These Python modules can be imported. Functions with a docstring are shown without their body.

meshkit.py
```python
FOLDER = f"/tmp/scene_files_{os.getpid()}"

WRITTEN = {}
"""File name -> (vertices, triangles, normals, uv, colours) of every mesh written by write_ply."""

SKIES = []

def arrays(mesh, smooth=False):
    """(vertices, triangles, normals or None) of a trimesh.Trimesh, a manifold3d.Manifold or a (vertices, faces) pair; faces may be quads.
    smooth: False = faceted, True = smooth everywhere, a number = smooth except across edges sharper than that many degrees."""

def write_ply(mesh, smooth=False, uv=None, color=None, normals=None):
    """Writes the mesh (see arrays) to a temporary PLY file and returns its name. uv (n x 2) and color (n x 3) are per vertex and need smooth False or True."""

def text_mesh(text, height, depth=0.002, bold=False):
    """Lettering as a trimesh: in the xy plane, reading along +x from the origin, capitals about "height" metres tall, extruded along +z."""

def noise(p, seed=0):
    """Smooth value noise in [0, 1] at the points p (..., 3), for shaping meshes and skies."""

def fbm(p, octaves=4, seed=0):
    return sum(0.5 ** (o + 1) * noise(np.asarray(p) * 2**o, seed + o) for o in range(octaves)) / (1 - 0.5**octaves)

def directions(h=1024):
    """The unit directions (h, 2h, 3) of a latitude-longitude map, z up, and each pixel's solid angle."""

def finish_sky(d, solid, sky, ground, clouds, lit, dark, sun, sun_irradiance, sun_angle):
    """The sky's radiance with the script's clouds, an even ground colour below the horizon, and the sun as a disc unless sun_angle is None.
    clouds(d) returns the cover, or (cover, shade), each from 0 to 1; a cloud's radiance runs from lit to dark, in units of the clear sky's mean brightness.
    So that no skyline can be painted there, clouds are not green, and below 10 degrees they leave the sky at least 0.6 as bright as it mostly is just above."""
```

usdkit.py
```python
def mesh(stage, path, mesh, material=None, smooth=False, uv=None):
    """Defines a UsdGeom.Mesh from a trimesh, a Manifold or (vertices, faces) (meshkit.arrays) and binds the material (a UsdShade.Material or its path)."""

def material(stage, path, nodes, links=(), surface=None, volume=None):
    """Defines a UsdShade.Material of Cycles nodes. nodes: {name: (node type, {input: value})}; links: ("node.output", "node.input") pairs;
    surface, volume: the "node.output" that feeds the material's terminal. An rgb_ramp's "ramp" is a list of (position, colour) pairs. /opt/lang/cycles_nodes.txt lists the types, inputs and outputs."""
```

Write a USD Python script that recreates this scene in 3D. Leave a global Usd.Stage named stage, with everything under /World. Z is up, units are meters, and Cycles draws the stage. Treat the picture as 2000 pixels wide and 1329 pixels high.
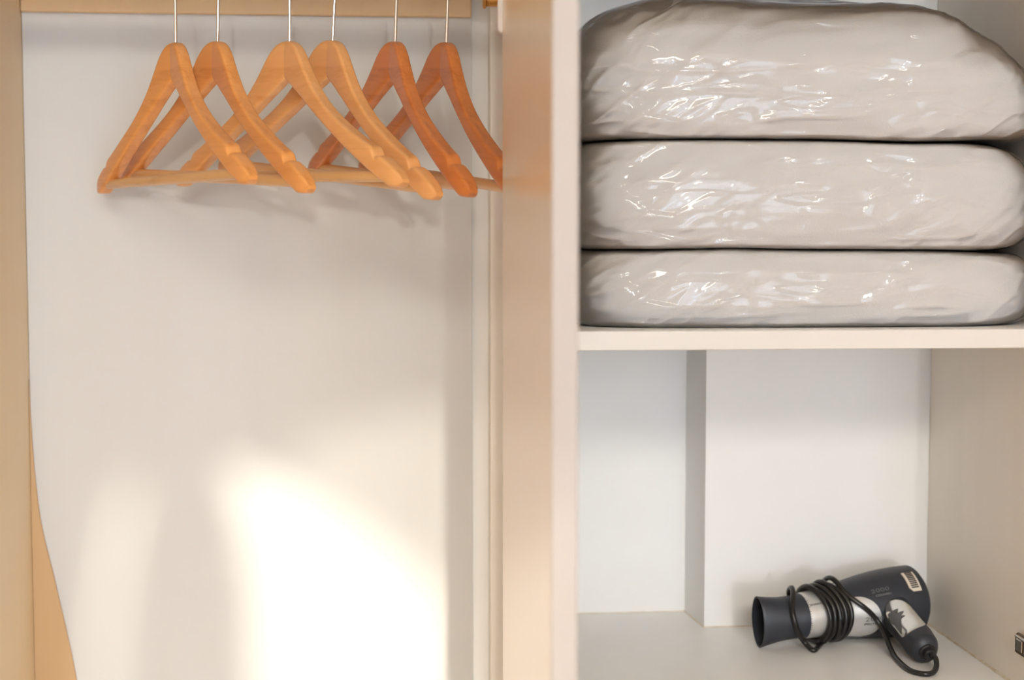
import math
import random

import manifold3d as m3
import numpy as np
import trimesh
from pxr import Gf, Sdf, Usd, UsdGeom, UsdLux, UsdShade
from shapely.geometry import Polygon, box as sbox
from shapely.ops import unary_union

import meshkit
import usdkit

random.seed(7)
rng = np.random.default_rng(7)
stage = Usd.Stage.CreateInMemory()
UsdGeom.SetStageUpAxis(stage, "Z")
UsdGeom.SetStageMetersPerUnit(stage, 1.0)
UsdGeom.Xform.Define(stage, "/World")
UsdGeom.Scope.Define(stage, "/World/Looks")

# ------------------------------------------------------------------ camera
EYE = np.array([0.0, 0.0, 1.5])
YAW, PITCH = math.radians(5.0252), math.radians(3.837)
cy_, sy_, cp_, sp_ = math.cos(YAW), math.sin(YAW), math.cos(PITCH), math.sin(PITCH)
FWD = np.array([sy_ * cp_, cy_ * cp_, -sp_])
RGT = np.array([cy_, -sy_, 0.0])
UPV = np.cross(RGT, FWD)
cam = UsdGeom.Camera.Define(stage, "/World/camera")
cam.CreateHorizontalApertureAttr(36.0)
cam.CreateVerticalApertureAttr(36.0 * 1329 / 2000)
cam.CreateFocalLengthAttr(52.2)
cam.CreateFStopAttr(4.0)
cam.CreateFocusDistanceAttr(1.56)
cam.CreateClippingRangeAttr(Gf.Vec2f(0.05, 100.0))
mtx = Gf.Matrix4d(*RGT, 0, *UPV, 0, *(-FWD), 0, *EYE, 1)
UsdGeom.Xformable(cam).AddTransformOp().Set(mtx)
EXPOSURE = 0.0
cam.CreateExposureAttr(EXPOSURE)

# ------------------------------------------------------------------ light
SUN_AZ, SUN_EL, SUN_ANGLE = 2.3, 3.0, 1.0            # degrees: from the right of straight behind the camera, above the horizon
SUN_DIR = np.array([-math.tan(math.radians(SUN_AZ)), 1.0, -math.tan(math.radians(SUN_EL))])
sky = UsdLux.DomeLight.Define(stage, "/World/sky")
sky.CreateColorAttr(Gf.Vec3f(0.55, 0.72, 0.96))
sky.CreateIntensityAttr(3.0)
sun = UsdLux.DistantLight.Define(stage, "/World/sun")
sun.CreateColorAttr(Gf.Vec3f(1.0, 0.93, 0.80))
sun.CreateIntensityAttr(0.9)
sun.CreateNormalizeAttr(True)
sun.CreateAngleAttr(SUN_ANGLE)
dz = -SUN_DIR / np.linalg.norm(SUN_DIR)              # the light shines along its -z
dx = np.cross([0, 0, 1.0], dz); dx /= np.linalg.norm(dx)
dy = np.cross(dz, dx)
UsdGeom.Xformable(sun).AddTransformOp().Set(Gf.Matrix4d(*dx, 0, *dy, 0, *dz, 0, 0, 0, 0, 1))
LAMP_POWER, LAMP_COLOR = 29.0, (1.0, 0.95, 0.84)

# ------------------------------------------------------------------ helpers
used = {}


def numbered(path):
    n = used.get(path, 0)
    used[path] = n + 1
    return path if n == 0 else f"{path}_{n:03d}"


def data(prim, **kw):
    for k, v in kw.items():
        if v:
            prim.SetCustomDataByKey(k, v)
    return prim


def thing(name, label, category, loc=(0, 0, 0), group=None, matrix=None):
    x = UsdGeom.Xform.Define(stage, numbered("/World/" + name))
    if matrix is not None:
        x.AddTransformOp().Set(matrix)
    else:
        x.AddTranslateOp().Set(Gf.Vec3d(*loc))
    return data(x.GetPrim(), label=label, category=category, group=group)


def part(parent, name, mesh, material, smooth=30, label=None, kind=None):
    p = usdkit.mesh(stage, numbered(f"{parent.GetPath()}/{name}"), mesh, material, smooth=smooth).GetPrim()
    return data(p, label=label, kind=kind)


def single(name, mesh, material, label, category=None, kind=None, smooth=30, group=None):
    p = usdkit.mesh(stage, numbered("/World/" + name), mesh, material, smooth=smooth).GetPrim()
    return data(p, label=label, category=category, kind=kind, group=group)


def cbox(x0, x1, y0, y1, z0, z1, c=0.001):
    """A box with chamfered edges."""
    pts = []
    for sx in (0, 1):
        for sy in (0, 1):
            for sz in (0, 1):
                p = np.array([(x0, x1)[sx], (y0, y1)[sy], (z0, z1)[sz]], float)
                d = np.array([(c, -c)[sx], (c, -c)[sy], (c, -c)[sz]])
                for k in range(3):
                    q = p + d
                    q[k] = p[k]
                    pts.append(q)
    return trimesh.Trimesh(pts, process=True).convex_hull


def prism(poly, z0, z1):
    m = trimesh.creation.extrude_polygon(poly, z1 - z0, engine="earcut")
    m.apply_translation([0, 0, z0])
    return m


def cylinder(a, b, r, n=24, c=None):
    """A cylinder from a to b with a small chamfer at both ends."""
    a, b = np.asarray(a, float), np.asarray(b, float)
    L = np.linalg.norm(b - a)
    c = r * 0.15 if c is None else c
    prof = [(0, 0), (r - c, 0), (r, c), (r, L - c), (r - c, L), (0, L)]
    m = trimesh.creation.revolve(prof, sections=n)
    m.apply_transform(trimesh.geometry.align_vectors([0, 0, 1], (b - a) / L))
    m.apply_translation(a)
    return m


def tube(pts, r, sides=10, cap=True):
    p = np.asarray(pts, float)
    n = len(p)
    t = np.gradient(p, axis=0)
    t /= np.linalg.norm(t, axis=1, keepdims=True)
    a = np.cross(t[0], [0.3, 0.2, 0.93])
    a /= np.linalg.norm(a)
    rows, rr = [], np.broadcast_to(r, (n,))
    ang = np.arange(sides) * 2 * np.pi / sides
    for i in range(n):
        a = a - t[i] * (a @ t[i])
        a /= np.linalg.norm(a)
        b = np.cross(t[i], a)
        rows.append(p[i] + rr[i] * (np.cos(ang)[:, None] * a + np.sin(ang)[:, None] * b))
    v = np.vstack(rows + [p[:1], p[-1:]])
    f = []
    for i in range(n - 1):
        for j in range(sides):
            k = (j + 1) % sides
            f += [[i * sides + j, i * sides + k, (i + 1) * sides + k], [i * sides + j, (i + 1) * sides + k, (i + 1) * sides + j]]
    if cap:
        for j in range(sides):
            k = (j + 1) % sides
            f += [[n * sides, k, j], [n * sides + 1, (n - 1) * sides + j, (n - 1) * sides + k]]
    m = trimesh.Trimesh(v, f, process=False)
    return m


def spline(pts, n):
    from scipy.interpolate import CubicSpline
    p = np.asarray(pts, float)
    t = np.concatenate([[0], np.cumsum(np.linalg.norm(np.diff(p, axis=0), axis=1) ** 0.6)])
    return CubicSpline(t, p)(np.linspace(0, t[-1], n))


def grid_faces(n, m, wrap=False):
    i, j = np.meshgrid(np.arange(n - 1), np.arange(m if wrap else m - 1), indexing="ij")
    k = (j + 1) % m
    q = np.stack([i * m + j, i * m + k, (i + 1) * m + k, (i + 1) * m + j], -1).reshape(-1, 4)
    return np.vstack([q[:, [0, 1, 2]], q[:, [0, 2, 3]]])


# ------------------------------------------------------------------ materials
def look(name, color, rough=0.5, var=0.04, scale=(6, 6, 6), bump=0.0, bscale=60.0, spec=0.5, metallic=0.0, coat=0.0, color2=None, detail=4.0):
    c = np.array(color)
    c2 = np.array(color2) if color2 is not None else c * (1 - var)
    nodes = {
        "co": ("texture_coordinate", {}),
        "mp": ("mapping", {"scale": scale}),
        "n": ("noise_texture", {"scale": 1.0, "detail": detail, "roughness": 0.6}),
        "r": ("rgb_ramp", {"ramp": [(0.3, tuple(c2)), (0.7, tuple(c))]}),
        "p": ("principled_bsdf", {"roughness": rough, "metallic": metallic, "specular_ior_level": spec, "coat_weight": coat}),
    }
    links = [("co.object", "mp.vector"), ("mp.vector", "n.vector"), ("n.fac", "r.fac"), ("r.color", "p.base_color")]
    if bump:
        nodes["bn"] = ("noise_texture", {"scale": bscale, "detail": 3.0})
        nodes["b"] = ("bump", {"strength": bump, "distance": 0.001})
        links += [("co.object", "bn.vector"), ("bn.fac", "b.height"), ("b.normal", "p.normal")]
    return usdkit.material(stage, "/World/Looks/" + name, nodes, links, surface="p.BSDF")


LAMINATE = look("cream_laminate", (0.86, 0.815, 0.745), 0.42, 0.03, (25, 25, 2.0), bump=0.05, bscale=220, spec=0.4)
PLASTER = look("white_plaster", (0.87, 0.86, 0.835), 0.7, 0.03, (4, 4, 4), bump=0.12, bscale=45, spec=0.25)
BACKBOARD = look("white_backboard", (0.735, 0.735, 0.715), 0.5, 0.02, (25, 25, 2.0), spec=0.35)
DOORFACE = look("shade_tinted_door", (0.95, 0.765, 0.56), 0.22, 0.02, (25, 25, 2.0), spec=0.5)  # warm shade of the door's unlit left face put into the colour
SHADE_TAN = look("tan_shade_board", (0.66, 0.44, 0.23), 0.5, 0.06, (30, 30, 2), spec=0.4)  # tan of the shaded corner, put into the board's colour
SHADELAM = look("shade_tinted_laminate", (0.92, 0.73, 0.48), 0.45, 0.03, (25, 25, 2.0), spec=0.35)  # tan of the unlit left panel put into its laminate colour
TOP_SHADE = look("tan_shade_strip", (0.86, 0.62, 0.36), 0.5, 0.06, (30, 30, 2), spec=0.3)  # tan of the shaded top band, put into the strip's colour
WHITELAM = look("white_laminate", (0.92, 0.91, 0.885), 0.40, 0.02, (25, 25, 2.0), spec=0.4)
RIGHTLAM = look("beige_laminate", (0.91, 0.84, 0.75), 0.42, 0.03, (25, 25, 2.0), spec=0.4)
SHELFEDGE = look("shelf_edge_band", (0.70, 0.665, 0.61), 0.45, 0.02)
SEAL = look("brown_sealant", (0.60, 0.48, 0.33), 0.6, 0.0, (60, 60, 60), color2=(0.80, 0.74, 0.63))  # mottled between brown and cream
CHROME = look("chrome", (0.90, 0.90, 0.90), 0.30, 0.02, metallic=1.0)
BRASS = look("aged_brass", (0.62, 0.36, 0.13), 0.3, 0.3, (120, 120, 120), metallic=1.0)
STEEL = look("zinc_steel", (0.62, 0.58, 0.52), 0.3, 0.2, (120, 120, 120), metallic=1.0)
DARK_STEEL = look("dark_steel", (0.13, 0.08, 0.05), 0.45, 0.2, (90, 90, 90), metallic=0.6)
WHITE_PLASTIC = look("white_plastic", (0.92, 0.91, 0.89), 0.3, 0.01)
FLOORWOOD = look("oak_floor", (0.42, 0.25, 0.12), 0.45, 0.3, (2, 30, 2))
PAINT = look("warm_wall_paint", (0.80, 0.71, 0.60), 0.7, 0.03)
CHARCOAL = look("charcoal_plastic", (0.032, 0.035, 0.044), 0.46, 0.15, (80, 80, 80), bump=0.06, bscale=900, spec=0.45)
BLACK = look("black_plastic", (0.012, 0.012, 0.013), 0.35, 0.1, (50, 50, 50))
RUBBER = look("black_cord_rubber", (0.012, 0.011, 0.011), 0.28, 0.2, (60, 60, 60), spec=0.5)
SILVER = look("silver_paint", (0.70, 0.69, 0.665), 0.34, 0.04, (40, 40, 40), metallic=0.55)
MIRROR = look("polished_silver", (0.74, 0.73, 0.70), 0.17, 0.03, (40, 40, 40), metallic=0.9)
PRINT_GREY = look("grey_print", (0.17, 0.17, 0.17), 0.5)
PRINT_DARK = look("dark_print", (0.13, 0.13, 0.135), 0.5)
BADGE = look("cream_badge", (0.78, 0.68, 0.56), 0.4)
CURTAIN = look("shade_curtain", (0.50, 0.36, 0.22), 0.9, 0.1)


def wood(name, light, dark):
    nodes = {
        "co": ("texture_coordinate", {}),
        "mp": ("mapping", {"scale": (9, 60, 85)}),
        "n": ("noise_texture", {"scale": 1.0, "detail": 5.0, "roughness": 0.62, "distortion": 0.7}),
        "r": ("rgb_ramp", {"ramp": [(0.28, dark), (0.52, light), (0.75, tuple(np.array(light) * 1.06))]}),
        "mp2": ("mapping", {"scale": (5, 5, 9)}),
        "n2": ("noise_texture", {"scale": 1.0, "detail": 2.0}),
        "mx": ("mix_color", {"blend_type": "multiply", "fac": 0.35}),
        "p": ("principled_bsdf", {"roughness": 0.36, "coat_weight": 0.3, "coat_roughness": 0.25}),
    }
    links = [("co.object", "mp.vector"), ("mp.vector", "n.vector"), ("n.fac", "r.fac"), ("co.object", "mp2.vector"), ("mp2.vector", "n2.vector"),
             ("r.color", "mx.a"), ("n2.color", "mx.b"), ("r.color", "p.base_color")]
    return usdkit.material(stage, "/World/Looks/" + name, nodes, links, surface="p.BSDF")


WOOD_MID = wood("orange_beech", (0.90, 0.40, 0.115), (0.74, 0.27, 0.06))
WOOD_PALE = wood("pale_beech", (0.93, 0.475, 0.175), (0.82, 0.36, 0.105))
WOOD_RED = wood("red_beech", (0.76, 0.255, 0.065), (0.58, 0.165, 0.036))
WOOD_BAR = wood("bar_beech", (0.80, 0.47, 0.19), (0.66, 0.33, 0.11))

# cotton, and the thin clear plastic over it
COTTON = look("white_cotton", (0.61, 0.58, 0.555), 0.85, 0.04, (9, 9, 9), bump=0.25, bscale=700, spec=0.2)
PLASTIC = usdkit.material(stage, "/World/Looks/clear_plastic", {
    "co": ("texture_coordinate", {}),
    "mp": ("mapping", {"scale": (13, 13, 24), "rotation": (0, 0.45, 0)}),
    "n": ("noise_texture", {"scale": 1.0, "detail": 1.5, "roughness": 0.45, "distortion": 0.9}),
    "mr": ("map_range", {"range_type": "smootherstep", "from_min": 0.50, "from_max": 0.66, "to_min": 0.0, "to_max": 1.0}),
    "mp2": ("mapping", {"scale": (9, 9, 30), "rotation": (0, -0.5, 0), "location": (3.1, 1.7, 0.4)}),
    "n2": ("noise_texture", {"scale": 1.0, "detail": 1.0, "distortion": 0.5}),
    "mr2": ("map_range", {"range_type": "smootherstep", "from_min": 0.54, "from_max": 0.66, "to_min": 0.0, "to_max": 1.0}),
    "ad": ("math", {"math_type": "add"}),
    "b": ("bump", {"strength": 0.8, "distance": 0.0034}),
    "fr": ("fresnel", {"IOR": 1.42}),
    "t": ("transparent_bsdf", {"color": (0.985, 0.98, 0.97)}),
    "g": ("glossy_bsdf", {"color": (1, 1, 1), "roughness": 0.06}),
    "m": ("mix_closure", {}),
}, [("co.object", "mp.vector"), ("mp.vector", "n.vector"), ("n.fac", "mr.value"), ("co.object", "mp2.vector"), ("mp2.vector", "n2.vector"), ("n2.fac", "mr2.value"),
    ("mr.result", "ad.value1"), ("mr2.result", "ad.value2"), ("ad.value", "b.height"), ("b.normal", "g.normal"), ("fr.fac", "m.fac"),
    ("t.BSDF", "m.closure1"), ("g.BSDF", "m.closure2")], surface="m.closure")
SHEER = usdkit.material(stage, "/World/Looks/sheer_fabric", {
    "t": ("transparent_bsdf", {"color": (0.93, 0.97, 1.0)}),
    "l": ("translucent_bsdf", {"color": (0.88, 0.90, 0.92)}),
    "d": ("diffuse_bsdf", {"color": (0.85, 0.85, 0.84)}),
    "m1": ("mix_closure", {"fac": 0.35}),
    "m2": ("mix_closure", {"fac": 0.91}),
}, [("l.BSDF", "m1.closure1"), ("d.BSDF", "m1.closure2"), ("t.BSDF", "m2.closure1"), ("m1.closure", "m2.closure2")], surface="m2.closure")
LAMPGLASS = usdkit.material(stage, "/World/Looks/lamp_diffuser", {"e": ("emission", {"color": LAMP_COLOR, "strength": LAMP_POWER})}, [], surface="e.emission")

# ------------------------------------------------------------------ the setting: an ordinary room
RX0, RX1, RY0, RY1, RZ1 = -2.1, 2.6, -3.60, 1.868, 2.6
WX0, WX1, WZ0, WZ1 = -1.30, 1.80, 0.15, 2.40            # the window in the wall behind the camera
struct = dict(kind="structure")
single("floor", cbox(RX0, RX1, RY0 - 0.1, RY1, -0.06, 0, 0.0005), FLOORWOOD, "brown wooden floor of the room", **struct)
single("ceiling", cbox(RX0, RX1, RY0 - 0.1, RY1, RZ1, RZ1 + 0.06, 0.0005), PAINT, "pale ceiling of the room", **struct)
single("wall_left", cbox(RX0 - 0.08, RX0, RY0 - 0.1, RY1, 0, RZ1, 0.0005), PAINT, "painted wall on the left of the room", **struct)
single("wall_right", cbox(RX1, RX1 + 0.08, RY0 - 0.1, RY1, 0, RZ1, 0.0005), PAINT, "painted wall on the right of the room", **struct)
hole = sbox(RX0, 0, RX1, RZ1).difference(sbox(WX0, WZ0, WX1, WZ1))
fw = prism(hole, 0, 0.1)
fw.apply_transform(np.array([[1, 0, 0, 0], [0, 0, -1, RY0], [0, 1, 0, 0], [0, 0, 0, 1.0]]))
single("wall_front", fw, PAINT, "painted wall with the window, opposite the wardrobe", **struct)
wf = sbox(WX0, WZ0, WX1, WZ1).difference(sbox(WX0 + 0.05, WZ0 + 0.05, WX1 - 0.05, WZ1 - 0.05))
wm = prism(wf, 0, 0.05)
wm.apply_transform(np.array([[1, 0, 0, 0], [0, 0, -1, RY0 - 0.03], [0, 1, 0, 0], [0, 0, 0, 1.0]]))
single("window_1", wm, WHITE_PLASTIC, "white window frame opposite the wardrobe", **struct)
# the back wall: its left part lies deeper, its right part is a boxed-out column
YB, YC = 1.868, 1.787
CX0, CX1 = 0.3885, 0.3965
back = Polygon([(RX0, YB), (CX0, YB), (CX1, YC), (0.72, YC), (0.72, YB), (RX1, YB), (RX1, YB + 0.1), (RX0, YB + 0.1)])
single("wall_back", prism(back, 0, RZ1), PLASTER, "white back wall with a shallow boxed-out column behind the shelves", **struct)

# ------------------------------------------------------------------ the wardrobe
YF = 1.395                                               # front edges of the cabinet panels
LX, DX0, DX1, RXI = -0.4315, 0.1585, 0.1775, 0.6795
ZFLOOR = 1.0205
TOPZ = 2.02
ward = thing("wardrobe", "cream laminate wardrobe with hanging space, opened door and shelf compartments", "wardrobe")
part(ward, "side_panel", cbox(LX - 0.02, LX, YF, YB - 0.001, 0.0, TOPZ), SHADELAM)
part(ward, "divider_panel", cbox(DX0, DX1, YF + 0.003, YB - 0.001, 0.08, TOPZ, 0.001), LAMINATE, label="upright panel between the hanging space and the shelves")
part(ward, "side_panel", cbox(RXI, RXI + 0.02, YF, YC - 0.001, 0.0, TOPZ), RIGHTLAM)
part(ward, "top_panel", cbox(LX - 0.02, RXI + 0.02, YF, YC - 0.001, TOPZ, TOPZ + 0.02), LAMINATE)
part(ward, "header_rail", cbox(LX - 0.02, RXI + 0.02, YF - 0.02, YF - 0.001, 1.885, TOPZ + 0.02), LAMINATE)
part(ward, "base_panel", cbox(LX + 0.0005, DX0 - 0.0005, YF, YB - 0.001, 0.06, 0.08), LAMINATE)
part(ward, "compartment_floor", prism(Polygon([(DX1 + 0.0003, YF), (RXI - 0.0003, YF), (RXI - 0.0003, YC - 0.0012), (CX1 - 0.0012, YC - 0.0012), (CX0 - 0.0012, YB - 0.001), (DX1 + 0.0003, YB - 0.001)]), ZFLOOR - 0.02, ZFLOOR), WHITELAM, label="white floor panel of the lower shelf compartment")
SZ0, SZ1, SY = 1.3949, 1.4137, 1.40
shelf = part(ward, "shelf", cbox(DX1 + 0.0003, RXI - 0.0003, SY + 0.0012, YC - 0.002, SZ0, SZ1, 0.0006), WHITELAM, label="cream shelf board under the pillows")
part(shelf, "edge_band", cbox(DX1 + 0.0004, RXI - 0.0004, SY, SY + 0.0016, SZ0 + 0.0001, SZ1 - 0.0001, 0.0007), SHELFEDGE)
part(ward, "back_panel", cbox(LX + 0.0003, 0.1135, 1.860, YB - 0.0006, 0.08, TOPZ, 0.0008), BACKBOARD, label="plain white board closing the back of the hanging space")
part(ward, "back_batten", cbox(0.1347, DX0 - 0.0003, 1.850, YB - 0.0006, 0.08, TOPZ, 0.0015), LAMINATE)
part(ward, "top_shade_strip", cbox(LX + 0.0005, 0.1130, 1.853, 1.8595, 1.775, 1.84, 0.0015), TOP_SHADE, label="added tan strip coloured like the shade along the top of the back board")  # added strip standing for the shaded band at the top
EDGEBAND = look("door_edge_band", (0.47, 0.42, 0.38), 0.45, 0.02)
from scipy.interpolate import PchipInterpolator
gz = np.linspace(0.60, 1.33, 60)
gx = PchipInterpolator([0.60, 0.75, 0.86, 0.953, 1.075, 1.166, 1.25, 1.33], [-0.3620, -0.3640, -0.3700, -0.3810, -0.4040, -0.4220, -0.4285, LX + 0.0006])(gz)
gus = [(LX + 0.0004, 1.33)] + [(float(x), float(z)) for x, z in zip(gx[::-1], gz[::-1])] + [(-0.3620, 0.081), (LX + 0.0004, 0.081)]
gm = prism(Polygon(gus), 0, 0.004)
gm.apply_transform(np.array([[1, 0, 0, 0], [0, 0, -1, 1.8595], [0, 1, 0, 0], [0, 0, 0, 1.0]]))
part(ward, "corner_shade_board", gm, SHADE_TAN, label="added curved board coloured like the tan shade in the lower left corner")  # added board with the outline of the shaded corner
door = part(ward, "door", cbox(0.1131, 0.1314, 0.9862, 1.386, 0.09, 1.875, 0.0006), DOORFACE, label="opened cream door seen almost edge on")
part(door, "edge_band", cbox(0.1132, 0.1313, 0.985, 0.9868, 0.0902, 1.8748, 0.0007), EDGEBAND)


def bead(a, b, r):
    a, b = np.asarray(a, float), np.asarray(b, float)
    n = max(8, int(np.linalg.norm(b - a) / 0.006))
    t = np.linspace(0, 1, n)[:, None]
    p = a + (b - a) * t
    rr = r * (0.55 + 0.9 * meshkit.fbm(p * 90, 3, 5))
    return tube(p, rr, 8)


part(ward, "joint_seal", bead((RXI, YF + 0.02, ZFLOOR), (RXI, YC, ZFLOOR), 0.0022), SEAL, label="brownish seal along the right panel")
part(ward, "joint_seal", bead((CX1, YC, ZFLOOR), (RXI, YC, ZFLOOR), 0.0013), SEAL)
part(ward, "joint_seal", bead((CX0, YB, ZFLOOR), (CX1, YC, ZFLOOR), 0.0013), SEAL)
part(ward, "joint_seal", bead((DX1, YB, ZFLOOR), (CX0, YB, ZFLOOR), 0.0010), SEAL)

# hinge at the rear edge of the opened door: a bright arm with a rounded lower end, and its brown cup
bz0, bz1, by = 1.6925, 1.775, 1.389
cs = m3.CrossSection([[(-0.0042, 0), (0.0042, 0), (0.0042, bz1 - bz0 - 0.0042), (-0.0042, bz1 - bz0 - 0.0042)]]) + m3.CrossSection.circle(0.0042, 40) + m3.CrossSection.circle(0.0042, 40).translate((0, bz1 - bz0 - 0.0042))
pl = trimesh.Trimesh(*(lambda q: (q.vert_properties[:, :3], q.tri_verts))(cs.extrude(0.007).to_mesh()))
pl.apply_transform(np.array([[1, 0, 0, 0.1131], [0, 0, -1, by + 0.0045], [0, 1, 0, bz0 + 0.0042], [0, 0, 0, 1.0]]))
hinge = part(door, "hinge_arm", pl, WHITE_PLASTIC, label="white hinge arm with a rounded lower end")
part(door, "hinge_cup", trimesh.util.concatenate([cylinder((0.0975, by + 0.008, 1.7245), (0.112, by + 0.008, 1.7245), 0.0072, 28, 0.002),
                                                  cylinder((0.0955, by + 0.008, 1.7245), (0.0985, by + 0.008, 1.7245), 0.0092, 28, 0.001)]), BRASS, label="brown brass cup of the hinge")
# hinge plate low on the right panel
hy, hz = 1.503, 1.070
hin = part(ward, "hinge_plate", cbox(RXI - 0.006, RXI - 0.0001, hy - 0.036, hy + 0.010, hz - 0.011, hz + 0.011, 0.002), DARK_STEEL, label="dark steel hinge plate on the right panel")
part(hin, "plate_insert", cbox(RXI - 0.0075, RXI - 0.0055, hy - 0.011, hy + 0.0035, hz - 0.0065, hz + 0.0065, 0.0008), STEEL)
part(hin, "plate_insert", cbox(RXI - 0.0075, RXI - 0.0055, hy - 0.033, hy - 0.016, hz - 0.0065, hz + 0.0065, 0.0008), STEEL)
part(hin, "plate_cap", cbox(RXI - 0.009, RXI - 0.0055, hy - 0.034, hy + 0.004, hz + 0.0078, hz + 0.0105, 0.0008), STEEL)

# clothes rail
RAILY, RAILZ = 1.605, 1.7985
rail = thing("clothes_rail", "chrome clothes rail at the top of the hanging space, carrying six hangers", "clothes rail")
cs = m3.CrossSection.circle(0.0075, 32) + m3.CrossSection.square((0.015, 0.015), True) + m3.CrossSection.circle(0.0075, 32).translate((0, 0.0075)) + m3.CrossSection.circle(0.0075, 32).translate((0, -0.0075))
rl = trimesh.Trimesh(*(lambda q: (q.vert_properties[:, :3], q.tri_verts))(cs.extrude(DX0 - LX - 0.001).to_mesh()))
rl.apply_transform(np.array([[0, 0, 1, LX + 0.0005], [1, 0, 0, RAILY], [0, 1, 0, RAILZ], [0, 0, 0, 1.0]]))
part(rail, "rail_tube", rl, CHROME)

# ------------------------------------------------------------------ hangers
W_ = 0.222
top_s = np.array([0, 0.006, 0.012, 0.020, 0.028, 0.036, 0.045, 0.056, 0.070, 0.088, 0.110, 0.135, 0.160, 0.176, 0.183, 0.190, 0.203, 0.214, 0.2215])
top_t = np.array([0, -.0003, -.0017, -.0056, -.0125, -.0215, -.0325, -.0445, -.0570, -.0700, -.0828, -.0950, -.1062, -.1128, -.1190, -.1215, -.1280, -.1350, -.1425])
bot_s = np.array([0, 0.02, 0.06, 0.10, 0.14, 0.175, 0.195, 0.206, 0.214, 0.2215])
bot_t = np.array([-.0385, -.0500, -.0735, -.0965, -.1185, -.1368, -.1460, -.1500, -.1500, -.1455])
TOP, BOT = PchipInterpolator(top_s, top_t), PchipInterpolator(bot_s, bot_t)
BOWN = 0.0105


def bow(s):
    s = np.abs(s)
    return BOWN * (s / W_) + 0.004 * np.sin(np.pi * np.minimum(s / W_, 1))


def hanger_arm(side):
    ss = np.concatenate([np.linspace(0, 0.166, 34), np.linspace(0.168, 0.192, 17), np.linspace(0.195, 0.2215, 12)])
    k = 36
    ang = (np.arange(k) + 0.5) * 2 * np.pi / k
    rows = []
    for s in ss:
        tt, tb = float(TOP(s)), float(BOT(s))
        tt -= 0.0048 * math.exp(-((s - 0.180) / 0.0035) ** 2)                     # the notch
        hh, hw = (tt - tb) / 2, 0.0066 + 0.0012 * min(s / 0.12, 1)
        if s > 0.2:
            q = (s - 0.2) / 0.0216
            hw *= math.sqrt(max(1 - (0.86 * q) ** 2, 0.05))
        e = 0.40                                                                 # superellipse: flat faces, rounded edges
        c, sn = np.cos(ang), np.sin(ang)
        bb = hw * np.sign(c) * np.abs(c) ** e
        h2 = np.sign(sn) * np.abs(sn) ** (0.40 if hh < 0.02 else 0.30)
        zz = (tt + tb) / 2 + hh * h2
        rows.append(np.stack([np.full(k, s), bb + bow(s), zz], 1))
    v = np.vstack(rows)
    f = grid_faces(len(ss), k, True)
    caps = []
    n = len(v)
    v = np.vstack([v, rows[0].mean(0), rows[-1].mean(0)])
    for j in range(k):
        caps += [[n, (j + 1) % k, j], [n + 1, (len(ss) - 1) * k + j, (len(ss) - 1) * k + (j + 1) % k]]
    m = trimesh.Trimesh(v, np.vstack([f, caps]), process=False)
    if side < 0:
        m.vertices[:, 0] *= -1
    m.fix_normals()
    return m


def hanger_bar():
    s = np.linspace(-0.2, 0.2, 41)
    t = -0.1395 + 0 * s
    p = np.stack([s, bow(0.2) * np.ones_like(s), t], 1)
    m = tube(p, 0.0056, 14)
    return m


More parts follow.
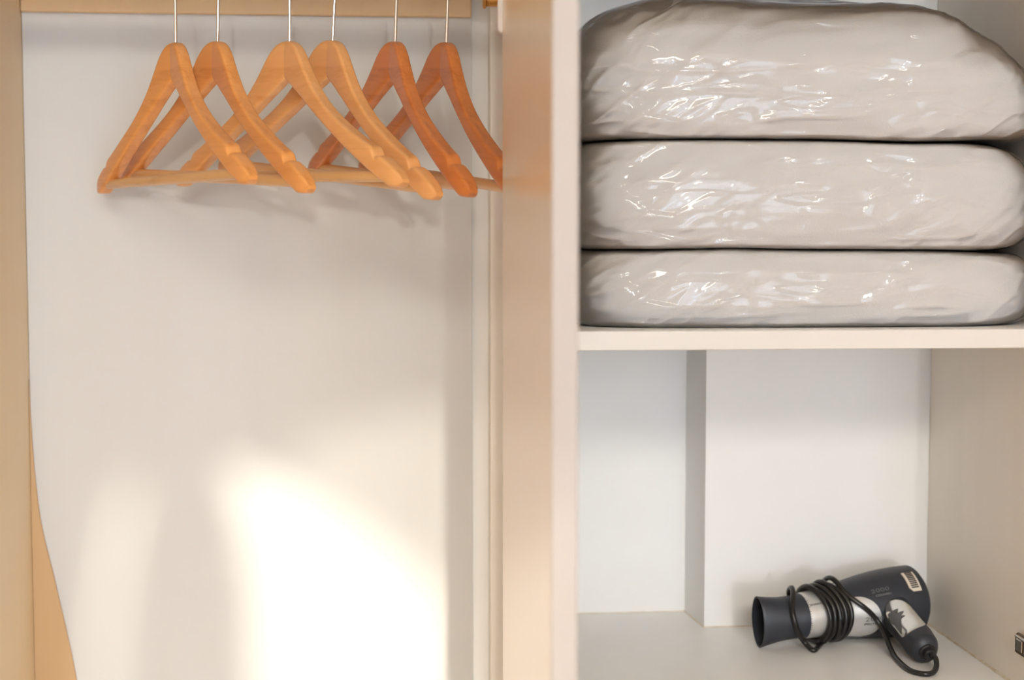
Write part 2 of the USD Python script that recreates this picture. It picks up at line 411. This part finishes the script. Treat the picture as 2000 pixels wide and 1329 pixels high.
def hanger_hook():
    # straight stem, then an open loop over the rail; the pivot is the loop's centre at t = 0.092
    R, tc = 0.0215, 0.0865
    pts = [(0, 0, -0.012), (0, 0, 0.02), (0, 0, 0.045), (0, 0, 0.055)]
    a0 = math.radians(235)
    pts += [(0.0, 0, 0.060), (-0.006, 0, 0.0655)]
    for a in np.linspace(a0, math.radians(-25), 26):
        pts.append((R * math.cos(a), 0, tc + R * math.sin(a)))
    return tube(spline(pts, 90), 0.0017, 10)


def hanger_matrix(x, phi, roll, dz_):
    phi, roll = math.radians(phi), math.radians(roll)
    u = np.array([math.cos(phi), -math.sin(phi), 0]); n = np.array([-math.sin(phi), -math.cos(phi), 0]); z = np.array([0, 0, 1.0])
    # local x along the hanger, y towards its bow, z up; rolled about the loop's centre
    c, s = math.cos(roll), math.sin(roll)
    ex, ez = u * c - z * s, u * s + z * c
    P = np.array([x, RAILY, 1.71139 + dz_ + 0.092]) - ez * 0.092
    k = 0.228 / 0.222                                     # 45.6 cm wide
    return Gf.Matrix4d(*(ex * k), 0, *(n * k), 0, *(ez * k), 0, *P, 1)


HANGERS = [
    (-0.2138, 62.11, 0.36, -0.0037, WOOD_MID, "leftmost orange-brown wooden hanger, its left tip clear of all the others"),
    (-0.1682, 58.16, 3.17, -0.0012, WOOD_MID, "orange-brown wooden hanger second from the left, right behind the leftmost one"),
    (-0.0941, 54.92, 1.71, -0.0005, WOOD_PALE, "light wooden hanger third from the left, left one of the two palest"),
    (-0.0453, 57.08, 5.58, 0.0014, WOOD_PALE, "light wooden hanger fourth from the left, its right tip hanging lowest of all"),
    (0.0193, 67.74, 4.79, 0.001, WOOD_RED, "reddish-brown wooden hanger second from the right, both arms in full view"),
    (0.0743, 69.6, 5.68, 0.0009, WOOD_RED, "rightmost reddish-brown wooden hanger, its right arm hidden behind the door edge"),
]
GROUP = "wooden coat hangers on the clothes rail"
first = None
for x, phi, roll, dz_, wd, lab in HANGERS:
    M = hanger_matrix(x, phi, roll, dz_)
    if first is None:
        h = first = thing("coat_hanger", lab, "coat hanger", group=GROUP, matrix=M)
        part(h, "arm", hanger_arm(-1), wd)
        part(h, "arm", hanger_arm(1), wd)
        part(h, "trouser_bar", hanger_bar(), WOOD_BAR)
        part(h, "hook", hanger_hook(), CHROME, label="chrome wire hook")
    else:
        h = thing("coat_hanger", lab, "coat hanger", group=GROUP, matrix=M)
        h.GetReferences().AddInternalReference(first.GetPath())
        data(h, label=lab, category="coat hanger", group=GROUP)
        for a in ("arm", "arm_001"):
            o = stage.OverridePrim(f"{h.GetPath()}/{a}")
            UsdShade.MaterialBindingAPI.Apply(o).Bind(wd)

# ------------------------------------------------------------------ pillows in clear plastic
def spow(v, e):
    return np.sign(v) * np.abs(v) ** e


def pillow_surface(a, b, h_up, h_dn, R, seed, wr, crown=0.0, eu=0.5, off=0.0, nth=420, nring=46, nin=26, seams=(None, None)):
    """R = edge roundings (front and back, left, right). Rings run from the underside's centre over the rim to the top's centre."""
    th = np.linspace(0, 2 * np.pi, nth, endpoint=False)
    c, s_ = np.cos(th), np.sin(th)
    ex, ey = spow(c, 0.42), spow(s_, 0.42)
    Rf, Rl, Rr = R
    wx = np.abs(ex) ** 3
    Rs = Rf * (1 - wx) + np.where(c > 0, Rr, Rl) * wx
    rows = []
    for side in (-1, 1):
        h = h_up if side > 0 else h_dn
        k = 1.0 if side > 0 else (0.28 if crown else 0.7)
        e = eu if side > 0 else 0.5
        rim = []
        hh, Rc, Bf = h * (1 - (crown if side > 0 else 0)), (0.0055 if side < 0 or not crown else 0.070), 0.010
        wr_ = np.where(c > 0, np.clip(wx * 1.15, 0, 1), 0.0)
        ph1 = 0.9
        for ph in np.linspace(0.0, np.pi / 2, nring):
            if ph < ph1:
                zA = (hh - Rc) * ph / ph1
                iA = Bf * (zA / hh) ** 2
            else:
                ps = (ph - ph1) / (np.pi / 2 - ph1) * np.pi / 2
                zA = hh - Rc + Rc * math.sin(ps)
                iA = Bf * (zA / hh) ** 2 + Rc * (1 - math.cos(ps))
            iB, zB = Rs * k * (1 - math.cos(ph) ** e), hh * math.sin(ph) ** e
            ins, zz = iA * (1 - wr_) + iB * wr_, zA * (1 - wr_) + zB * wr_
            rim.append(((a + off - ins) * ex, (b + off - ins) * ey, zz + off * math.sin(ph)))
        x1, y1, z1 = rim[-1]
        ins = []
        for q in np.linspace(1, 0.002, nin)[1:]:
            zc = z1 + (h * crown * (1 - q ** 2) ** 1.4 if side > 0 else 0)
            ins.append((x1 * q, y1 * q, zc))
        seq = rim + ins
        seq = [(x, y, side * z) for x, y, z in seq]
        rows = seq[::-1][:-1] if side < 0 else rows + seq
    v = np.array([np.stack(r, -1) for r in rows])
    n = len(v)
    v = v.reshape(-1, 3)
    m = trimesh.Trimesh(v, grid_faces(n, nth, True), process=False)
    nn = np.array(m.vertex_normals)
    out = v - v.mean(0); out[:, 2] *= 3
    if (nn * out).sum() < 0:
        m.invert(); nn = -nn
    side = np.clip(1.15 - np.abs(nn[:, 2]) ** 2 * 1.2, 0, 1)                      # wrinkles live on the free sides
    if wr.get("top"):
        side = np.maximum(side, np.clip(v[:, 2] / h_up * 1.5, 0, 1) * np.clip(1.6 - v[:, 2] / h_up, 0.15, 1))
    q = v.copy()
    q[:, 0], q[:, 2] = v[:, 0] * 0.85 + v[:, 2] * 0.53, -v[:, 0] * 0.53 + v[:, 2] * 0.85
    big = meshkit.fbm(v * np.array([8, 8, 12]) + seed, 3, seed) - 0.5
    ridg = 1 - np.abs(2 * meshkit.fbm(q * np.array([13, 18, 42]) + seed, 3, seed + 3) - 1)
    ridg2 = 1 - np.abs(2 * meshkit.fbm(v * np.array([9, 16, 46]) + seed, 2, seed + 9) - 1)
    fine = meshkit.fbm(q * np.array([50, 50, 120]), 2, seed + 17) - 0.5
    d = wr["big"] * big + wr["fine"] * (ridg ** 3 - 0.4) + wr["fine"] * 0.8 * (ridg2 ** 5 - 0.3) + wr.get("micro", 0) * fine
    v = v + nn * (d * side)[:, None]
    for wave, lo, hi in ((seams[0], h_dn, -1), (seams[1], h_up, 1)):
        if wave is not None:
            v[:, 2] += 0.0055 * (meshkit.noise(np.column_stack([v[:, 0] * 11, v[:, 1] * 5, np.full(len(v), wave)]), 3) - 0.5) * np.clip(hi * v[:, 2] / lo, 0, 1)
    m.vertices = v
    return m


SOFT = dict(big=0.009, fine=0.0022, top=True)
SOFT_LOW = dict(big=0.005, fine=0.0014)
FILM = dict(big=0.009, fine=0.0022, micro=0.0003, top=True)
FILM_LOW = dict(big=0.005, fine=0.0016, micro=0.0003)
PX0, PX1, PY0, PY1 = 0.182, 0.676, 1.424, 1.782
PCX, PCY, PA, PB = (PX0 + PX1) / 2, (PY0 + PY1) / 2, (PX1 - PX0) / 2, (PY1 - PY0) / 2
PILLOWS = [
    # seam below, rim, top, half depth, edge roundings, crown
    (1.4142, 1.4520, 1.4905, PB, (0.016, 0.03, 0.060), 0.0, "bottom white pillow of the stack, flattest of the three, resting on the shelf", SOFT_LOW, FILM_LOW, 11),
    (1.4910, 1.5400, 1.5975, PB + 0.003, (0.018, 0.03, 0.095), 0.0, "middle white pillow of the stack, in glossy clear plastic between the other two", SOFT_LOW, FILM_LOW, 23),
    (1.5985, 1.6330, 1.7590, PB + 0.001, (0.095, 0.05, 0.210), 0.13, "top white pillow of the stack, plumpest of the three, with a domed wrinkled top", SOFT, FILM, 37),
]
PG = "white pillows sealed in clear plastic on the shelf"
for (z0, zr, z1, pb, R, crown, lab, soft, film, seed), eu, sm in zip(PILLOWS, (0.5, 0.62, 0.9), ((None, 0.3), (0.3, 5.3), (5.3, None))):
    t = thing("pillow", lab, "pillow", loc=(PCX, PCY, zr), group=PG)
    part(t, "cotton_cushion", pillow_surface(PA - 0.003, pb - 0.003, z1 - zr - 0.0004, zr - z0 - 0.0004, R, seed, soft, crown, eu, 0, 320, 34, 20, sm), COTTON, smooth=True)
    part(t, "plastic_cover", pillow_surface(PA, pb, z1 - zr, zr - z0, R, seed, film, crown, eu, 0, 560, 60, 40, sm), PLASTIC, smooth=True, label="clear glossy crinkled plastic bag")

# ------------------------------------------------------------------ hair dryer
A0 = np.array([0.4380, 1.6840, ZFLOOR + 0.0325])         # centre of the nozzle's mouth
A1 = np.array([0.6470, 1.7360, ZFLOOR + 0.0440])         # rear end
SX_, SR_ = 1.075, 1.03
ax = (A1 - A0); LEN = np.linalg.norm(ax); ax /= LEN
az = np.array([0, 0, 1.0]) - ax * ax[2]; az /= np.linalg.norm(az)
ay = np.cross(az, ax)                                     # away from the camera
DM = Gf.Matrix4d(*(ax * SX_), 0, *(ay * SR_), 0, *(az * SR_), 0, *A0, 1)
toL = lambda p: np.array([(np.asarray(p) - A0) @ ax / SX_, (np.asarray(p) - A0) @ ay / SR_, (np.asarray(p) - A0) @ az / SR_])
dry = thing("hair_dryer", "charcoal and silver hair dryer, its black cord wound round the barrel, below the shelf", "hair dryer", matrix=DM)
RA = PchipInterpolator([0.0, 0.012, 0.028, 0.042, 0.050, 0.056, 0.080, 0.100, 0.115, 0.135, 0.155, 0.178, 0.193, 0.200],
                       [0.0292, 0.0265, 0.0243, 0.0240, 0.0252, 0.0262, 0.0282, 0.0305, 0.0335, 0.0368, 0.0388, 0.0396, 0.0393, 0.0388])


def squash(a):                                            # the nozzle's mouth is a slot, flattened across
    return 0.50 + 0.50 * np.clip(a / 0.045, 0, 1) ** 0.8


def shell(a0, a1, th0=0.0, th1=2 * np.pi, off=0.0, na=40, nt=72, thick=0.0016, amax=None, amin=None):
    """A piece of the dryer's skin. th = 0 faces the camera, pi/2 is up. amax(th), amin(th) trim its ends."""
    full = th1 - th0 > 6.28
    th = np.linspace(th0, th1, nt, endpoint=not full)
    rows_o, rows_i = [], []
    for q in np.linspace(0, 1, na):
        lo = amin(th) if amin else np.full_like(th, a0)
        hi = amax(th) if amax else np.full_like(th, a1)
        a = lo + (hi - lo) * q
        r = RA(np.clip(a, 0, 0.2)) + off
        for rows, rr in ((rows_o, r), (rows_i, r - thick)):
            rows.append(np.stack([a, -rr * np.cos(th) * squash(a), rr * np.sin(th)], 1))
    o, i = np.vstack(rows_o), np.vstack(rows_i)
    n = len(o)
    fo = grid_faces(na, nt, full)
    f = [fo, fo[:, ::-1] + n]
    m = nt if full else nt - 1
    for base in (0, (na - 1) * nt):
        for j in range(m):
            k = (j + 1) % nt
            q = [[base + j, base + k, n + base + k], [base + j, n + base + k, n + base + j]]
            f.append(np.array(q))
    if not full:
        for j in (0, nt - 1):
            for q in range(na - 1):
                f.append(np.array([[q * nt + j, (q + 1) * nt + j, n + (q + 1) * nt + j], [q * nt + j, n + (q + 1) * nt + j, n + q * nt + j]]))
    mesh = trimesh.Trimesh(np.vstack([o, i]), np.vstack(f), process=False)
    mesh.fix_normals()
    return mesh


part(dry, "nozzle", shell(0.0, 0.0515, off=0.0008, na=36, nt=96, thick=0.0022), CHARCOAL, smooth=50, label="flared charcoal concentrator nozzle")
part(dry, "barrel", shell(0.046, 0.12, off=0, na=40, nt=96), SILVER, label="silver front barrel")
ogive = lambda th: 0.100 + 0.034 * np.sqrt(np.clip(1 - (np.abs((th + 0.25 + np.pi) % (2 * np.pi) - np.pi) / 0.95) ** 2, 0, 1)) ** 0.9
part(dry, "body", shell(0.10, 0.193, off=0.0006, na=50, nt=200, amin=lambda th: ogive(th)), CHARCOAL, label="charcoal motor housing")
part(dry, "barrel_tongue", shell(0.10, 0.15, -1.3, 0.8, off=-0.0002, na=30, nt=60, amax=lambda th: ogive(th) + 0.004), SILVER)
part(dry, "air_filter", shell(0.050, 0.0535, off=0.0, na=3, nt=60, thick=0.02), BLACK)
cap = [(0.0, 0.206), (0.012, 0.2055), (0.024, 0.2025), (0.034, 0.198), (0.0372, 0.194), (0.0378, 0.188), (0, 0.188)]
m = trimesh.creation.revolve([(r, z) for r, z in cap], sections=64)
m.apply_transform(np.array([[0, 0, 1, 0], [0, 1, 0, 0], [-1, 0, 0, 0], [0, 0, 0, 1.0]]))
m.fix_normals()
rear = part(dry, "rear_grille", m, BLACK, label="black domed rear intake cap")


def on_skin(mesh2d, a, th, rot=0.0, off=0.0012):
    """Wraps flat lettering (x along the axis, y up) round the skin."""
    v = np.array(mesh2d.vertices)
    c, s = math.cos(rot), math.sin(rot)
    u, w = v[:, 0] * c - v[:, 1] * s, v[:, 0] * s + v[:, 1] * c
    aa = a + u
    r0 = RA(np.clip(aa, 0, 0.2))
    t = th + w / r0
    r = r0 + off + v[:, 2]
    return trimesh.Trimesh(np.stack([aa, -r * np.cos(t) * squash(aa), r * np.sin(t)], 1), mesh2d.faces, process=False)


def letters(text, h, bold=False, width=1.0):
    m = meshkit.text_mesh(text, h, 0.0002, bold)
    m.apply_translation([-m.bounds[:, 0].mean(), 0, 0])
    m.vertices[:, 0] *= width
    return m


part(dry, "printed_lettering", trimesh.util.concatenate([on_skin(letters("2000", 0.0042, False, 1.5), 0.137, 0.66, 0.02), on_skin(letters("CERAMIC", 0.0022, True, 1.35), 0.139, 0.53, 0.02)]), PRINT_GREY, smooth=False, label="small grey lettering on the housing")
part(dry, "printed_lettering", trimesh.util.concatenate([on_skin(letters("2000", 0.0048, False, 1.3), 0.1255, -0.22, 0.05, 0.0006), on_skin(letters("PROTECT", 0.0026, True, 1.3), 0.1245, -0.37, 0.05, 0.0006)]), PRINT_DARK, smooth=False, label="small dark lettering on the silver tongue")
part(dry, "printed_lettering", on_skin(letters("protect", 0.0022, True, 1.3), 0.0605, 0.66, 0.0, 0.0004), PRINT_DARK, smooth=False, label="tiny dark lettering on the barrel")
# cream badge with dark louvre slots near the rear rim
bd = shell(0.172, 0.186, 0.50, 1.15, off=0.0016, na=8, nt=24, thick=0.002, amin=lambda th: 0.1715 + 0.004 * np.clip((0.62 - th) / 0.12, 0, 1))
badge = part(dry, "badge", bd, BADGE, label="cream badge with dark slots")
sl = [shell(0.1745, 0.1835, t, t + 0.035, off=0.0021, na=4, nt=4, thick=0.0008) for t in np.arange(0.60, 1.12, 0.062)]
part(badge, "slot", trimesh.util.concatenate(sl), BLACK, kind="stuff")

# handle: runs from the housing towards the camera and down to the floor
H0 = toL((0.6060, 1.7100, ZFLOOR + 0.0410))
H1 = toL((0.6105, 1.6100, ZFLOOR + 0.0185))
hd_ = H1 - H0; HL = np.linalg.norm(hd_); hd_ /= HL
hw_ = np.cross(hd_, [0, 0, 1.0]); hw_ /= np.linalg.norm(hw_)
if hw_[0] < 0: hw_ = -hw_
hn_ = np.cross(hd_, hw_)
if hn_[2] < 0: hn_ = -hn_


def handle_ring(q, k=48, off=0.0):
    w = np.interp(q, [0, 0.25, 0.6, 0.85, 1.0], [0.0180, 0.0170, 0.0158, 0.0162, 0.0150]) + off
    h = np.interp(q, [0, 0.25, 0.6, 0.85, 1.0], [0.0215, 0.0200, 0.0185, 0.0190, 0.0175]) + off
    th = np.arange(k) * 2 * np.pi / k
    return w, h, th


def handle_mesh(q0, q1, off=0.0, n=30, th0=None, th1=None, round_end=False):
    rows = []
    qs = list(np.linspace(q0, q1, n))
    k = 56
    for q in qs:
        w, h, _ = handle_ring(q, k, off)
        th = np.linspace(0, 2 * np.pi, k, endpoint=False) if th0 is None else np.linspace(th0, th1, k)
        rows.append(H0 + hd_ * HL * q + hw_ * (w * spow(np.cos(th), 0.85))[:, None] + hn_ * (h * spow(np.sin(th), 0.85))[:, None])
    if round_end:
        w, h, _ = handle_ring(1.0, k, off)
        th = np.linspace(0, 2 * np.pi, k, endpoint=False)
        for e in np.linspace(0.15, 1.0, 9):
            sc = max(math.sqrt(1 - (0.985 * e) ** 2), 0.02)
            rows.append(H0 + hd_ * (HL * q1 + 0.012 * e) + hw_ * (sc * w * spow(np.cos(th), 0.85))[:, None] + hn_ * (sc * h * spow(np.sin(th), 0.85))[:, None])
    v = np.vstack(rows)
    f = [grid_faces(len(rows), k, th0 is None)]
    if th0 is None:
        c = len(v)
        v = np.vstack([v, rows[0].mean(0), rows[-1].mean(0)])
        for j in range(k):
            f.append(np.array([[c, (j + 1) % k, j], [c + 1, (len(rows) - 1) * k + j, (len(rows) - 1) * k + (j + 1) % k]]))
    m = trimesh.Trimesh(v, np.vstack(f), process=False)
    if th0 is None:
        m.fix_normals()
    return m


def handle_inlay(q0, q1, tc, tw, off, thick=0.0012, n=60, k=30, tip0=0.25, tip1=0.12, shape=None):
    """A plate on the handle, rounded at both ends: tc, tw are its middle and half width in angle."""
    qs = np.linspace(q0, q1, n)
    rows = []
    for o in (off, off - thick):
        for q in qs:
            s = 1.0
            if q < q0 + tip0:
                s = math.sqrt(max(1 - ((q0 + tip0 - q) / tip0) ** 2, 0.0004))
            if q > q1 - tip1:
                s = min(s, math.sqrt(max(1 - ((q - q1 + tip1) / tip1) ** 2, 0.0004)))
            lo, hi = (tc - tw * s, tc + tw * s) if shape is None else shape(q, s)
            th = np.linspace(lo, hi, k)
            w, h, _ = handle_ring(q, k, o)
            rows.append(H0 + hd_ * HL * q + hw_ * (w * spow(np.cos(th), 0.85))[:, None] + hn_ * (h * spow(np.sin(th), 0.85))[:, None])
    v = np.vstack(rows)
    g = grid_faces(n, k)
    b = n * k
    f = [g, g[:, ::-1] + b]
    for j in (0, k - 1):
        for q in range(n - 1):
            f.append(np.array([[q * k + j, (q + 1) * k + j, b + (q + 1) * k + j], [q * k + j, b + (q + 1) * k + j, b + q * k + j]]))
    for base in (0, (n - 1) * k):
        for j in range(k - 1):
            f.append(np.array([[base + j, base + j + 1, b + base + j + 1], [base + j, b + base + j + 1, b + base + j]]))
    m = trimesh.Trimesh(v, np.vstack(f), process=False)
    m.fix_normals()
    return m


handle = part(dry, "handle", handle_mesh(-0.1, 1.0, round_end=True), CHARCOAL, smooth=40)
part(handle, "handle_inlay", handle_inlay(0.22, 0.90, 2.05, 0.95, 0.0009), MIRROR, label="polished silver inlay on the handle")


def blot(poly, off=0.0014):
    """A printed shape on the inlay from a polygon in (q, angle) space."""
    m = trimesh.creation.triangulate_polygon(poly, engine="earcut")
    v2, f2 = m
    m2 = trimesh.Trimesh(np.column_stack([v2, np.zeros(len(v2))]), f2)
    m2 = m2.subdivide_to_size(0.06)
    q, th = m2.vertices[:, 0], m2.vertices[:, 1]
    v = []
    for a, b in zip(q, th):
        w, h, _ = handle_ring(a, 8, off)
        v.append(H0 + hd_ * HL * a + hw_ * (w * float(spow(np.array(math.cos(b)), 0.85))) + hn_ * (h * float(spow(np.array(math.sin(b)), 0.85))))
    return trimesh.Trimesh(v, m2.faces, process=False)


leaf = unary_union([Polygon([(0.36, 2.75), (0.40, 2.35), (0.42, 1.95), (0.46, 2.10), (0.52, 2.5), (0.60, 2.85), (0.50, 2.95)]),
                    Polygon([(0.46, 2.6), (0.49, 2.1), (0.50, 1.75), (0.54, 1.95), (0.56, 2.3), (0.62, 2.7), (0.60, 2.9)]),
                    Polygon([(0.52, 2.5), (0.565, 2.05), (0.59, 1.85), (0.60, 2.2), (0.72, 2.6), (0.78, 2.9), (0.6, 2.9)])])
part(handle, "leaf_print", blot(leaf), PRINT_DARK, smooth=False, label="dark leaf pattern printed on the inlay")
# cord outlet at the handle's end
E = H1 + hd_ * 0.010
part(handle, "cord_outlet", trimesh.util.concatenate([cylinder(E - hd_ * 0.004, E + hd_ * 0.0035, 0.0095, 28), cylinder(E + hd_ * 0.0035, E + hd_ * 0.009, 0.0062, 24)]), BLACK)

# the cord: outlet, under the handle, diagonally over the housing, five turns round the barrel, a loose loop over the nozzle
CR = 0.0029


def ring(a, th, ex=0.0):
    r = float(RA(a)) + CR + ex
    return (a, -r * math.cos(th), r * math.sin(th))


pts = [tuple(E + hd_ * 0.008), tuple(E + hd_ * 0.014 + np.array([0.003, 0, 0.0005])), tuple(toL((0.6080, 1.5680, ZFLOOR + 0.0045))), tuple(toL((0.5954, 1.5600, ZFLOOR + 0.003))),
       tuple(toL((0.5846, 1.5680, ZFLOOR + 0.003))), tuple(toL((0.5810, 1.5935, ZFLOOR + 0.003))), tuple(toL((0.5835, 1.630, ZFLOOR + 0.004))), tuple(toL((0.5840, 1.656, ZFLOOR + 0.0145)))]
pts += [ring(0.128, -0.25, 0.001), ring(0.111, 0.30, 0.001), ring(0.098, 0.80, 0.001)]
turns = []
for k in range(5):
    a_top = 0.091 - 0.0062 * k
    a_bot = [0.086, 0.082, 0.084, 0.073, 0.066][k]
    a_mid = [0.0970, 0.0905, 0.0835, 0.0775, 0.0720][k]
    ex = [0.0075, 0.002, 0.006, 0.003, 0.001][k]
    turns += [ring(a_top, 1.45, ex), ring((a_top * 2 + a_mid) / 3, 2.5, 0.0005), ring(a_mid - 0.006, 3.5, 0.0005), ring(a_bot, 4.45, 0.0)]
    turns += [ring((a_bot + a_mid) / 2, 5.45, 0.0015), ring(a_mid, 6.28, 0.001), ring((a_mid + a_top) / 2, 6.28 + 0.75, 0.001)]
pts += turns
pts += [ring(0.064, 1.5, 0.003), ring(0.063, 2.6, 0.001), ring(0.063, 3.8, 0.001), ring(0.064, 4.55, 0.0005), ring(0.068, 5.15, 0.002)]
pts = [p for p in pts]
curve = spline(pts, 620)
zmin = lambda c: A0[2] + c @ np.array([ax[2] * SX_, ay[2] * SR_, az[2] * SR_])
for i in range(len(curve)):                               # keep it on or above the compartment floor
    d = ZFLOOR + CR * 1.06 - zmin(curve[i])
    if d > 0:
        curve[i] = curve[i] + np.array([0, 0, d / SR_])
part(dry, "power_cord", tube(curve, CR, 12), RUBBER, smooth=True, label="black power cord wound round the barrel")
loop = [ring(0.074, 5.2, 0.002), tuple(toL((0.5111, 1.6823, ZFLOOR + 0.003))), tuple(toL((0.4985, 1.6637, ZFLOOR + 0.003))), tuple(toL((0.4925, 1.672, ZFLOOR + 0.008))), tuple(toL((0.4833, 1.6700, ZFLOOR + 0.0200))), tuple(toL((0.4765, 1.6660, ZFLOOR + 0.0375))),
        tuple(toL((0.4750, 1.6720, ZFLOOR + 0.0515))), tuple(toL((0.4794, 1.6840, ZFLOOR + 0.0625))), tuple(toL((0.4820, 1.6990, ZFLOOR + 0.0690))), tuple(toL((0.4817, 1.709, ZFLOOR + 0.064))), tuple(toL((0.4845, 1.716, ZFLOOR + 0.0555)))]
loop_c = spline(loop, 120)
for i in range(len(loop_c)):
    d = ZFLOOR + CR * 1.06 - zmin(loop_c[i])
    if d > 0:
        loop_c[i] = loop_c[i] + np.array([0, 0, d / SR_])
part(dry, "power_cord", tube(loop_c, CR, 12), RUBBER, smooth=True, label="loose end of the cord looped over the nozzle joint")

# ------------------------------------------------------------------ added curtains that shape the sunlight, and the ceiling lamp
YS = -3.47


def on_sheer(px, py):
    """Where the sun ray that ends at this spot of the back wall (x, z) crosses the curtain plane."""
    k = YB - YS
    return px - SUN_DIR[0] * k, py - SUN_DIR[2] * k


def cloth(poly, y, fold, amp, thick, seed):
    v, f = trimesh.creation.triangulate_polygon(poly, engine="earcut")
    m = trimesh.Trimesh(np.column_stack([v, np.zeros(len(v))]), f).subdivide_to_size(0.05)
    x, z = m.vertices[:, 0], m.vertices[:, 1]
    yy = y + amp * np.sin(x * fold + 0.6 * np.sin(z * 1.3 + seed)) 
    mesh = trimesh.Trimesh(np.column_stack([x, yy, z]), m.faces, process=False)
    return mesh


# openings cut in the added sheer to outline the sun patches
gap = Polygon([on_sheer(*p) for p in [(-0.195, 1.217), (-0.157, 1.21), (-0.12, 1.193), (-0.069, 1.16), (-0.005, 1.116), (0.053, 1.073), (0.085, 1.026), (0.09, 0.9), (0.09, 0.1), (-0.150, 0.1), (-0.158, 0.947), (-0.161, 1.064), (-0.171, 1.129)]])
slit = Polygon([on_sheer(*p) for p in [(-0.325, 1.165), (-0.308, 1.21), (-0.306, 1.18), (-0.328, 1.09), (-0.346, 0.951), (-0.3515, 0.1), (-0.3595, 0.1), (-0.358, 0.952), (-0.341, 1.10)]])
for k in range(11):                                       # thin slits cut to let part of the sun through
    x0 = -0.100 + 0.020 * k
    zb, zt = float(np.interp(x0, [-0.1, -0.05, 0.04, 0.075, 0.085, 0.11], [1.18, 1.14, 1.075, 1.03, 0.9, 0.3])), float(np.interp(x0, [-0.1, 0.03, 0.11], [1.25, 1.285, 1.29]))
    slit = slit.union(Polygon([on_sheer(*p) for p in [(x0, zb), (x0 + 0.0058, zb), (x0 + 0.0058, zt), (x0, zt)]]))
sheer_area = sbox(-1.45, 0.04, 1.95, 2.5)
sheer = sheer_area.difference(gap).difference(slit)
single("sun_cut_sheer", cloth(sheer, YS, 38, 0.012, 0.001, 0), SHEER, "added unseen white sheer curtain, cut to shape the sun patches", "curtain", smooth=True)  # unseen, added to cut the sunlight into patches on the back wall
edge = [(-0.44, 2.5), (-0.437, 1.42), (-0.432, 1.248), (-0.424, 1.166), (-0.404, 1.075), (-0.381, 0.953), (-0.36, 0.85), (-0.36, 0.1)]
shade_drape = Polygon([on_sheer(*p) for p in edge] + [(-1.55, 0.04), (-1.55, 2.5)])
dm = cloth(shade_drape.intersection(sbox(-1.6, 0.03, 2, 2.5)), YS + 0.06, 30, 0.02, 0.002, 1)
single("shade_drape", dm, CURTAIN, "added unseen brown curtain behind the camera, cut to shade the left corner", "curtain", smooth=True)  # unseen, added to keep the sun off the left corner
single("curtain_rod", cylinder((-1.6, YS + 0.02, 2.52), (2.1, YS + 0.02, 2.52), 0.014), DARK_STEEL, "dark curtain rod above the window behind the camera", "curtain rod")
lx, ly = 0.1, -2.2
lamp = thing("ceiling_lamp", "square ceiling lamp with a warm glowing diffuser behind the camera", "lamp", loc=(lx, ly, RZ1))
part(lamp, "lamp_base", cbox(-0.62, 0.62, -0.62, 0.62, -0.03, -0.0005, 0.004), WHITE_PLASTIC)
part(lamp, "lamp_diffuser", cbox(-0.60, 0.60, -0.60, 0.60, -0.06, -0.031, 0.006), LAMPGLASS)
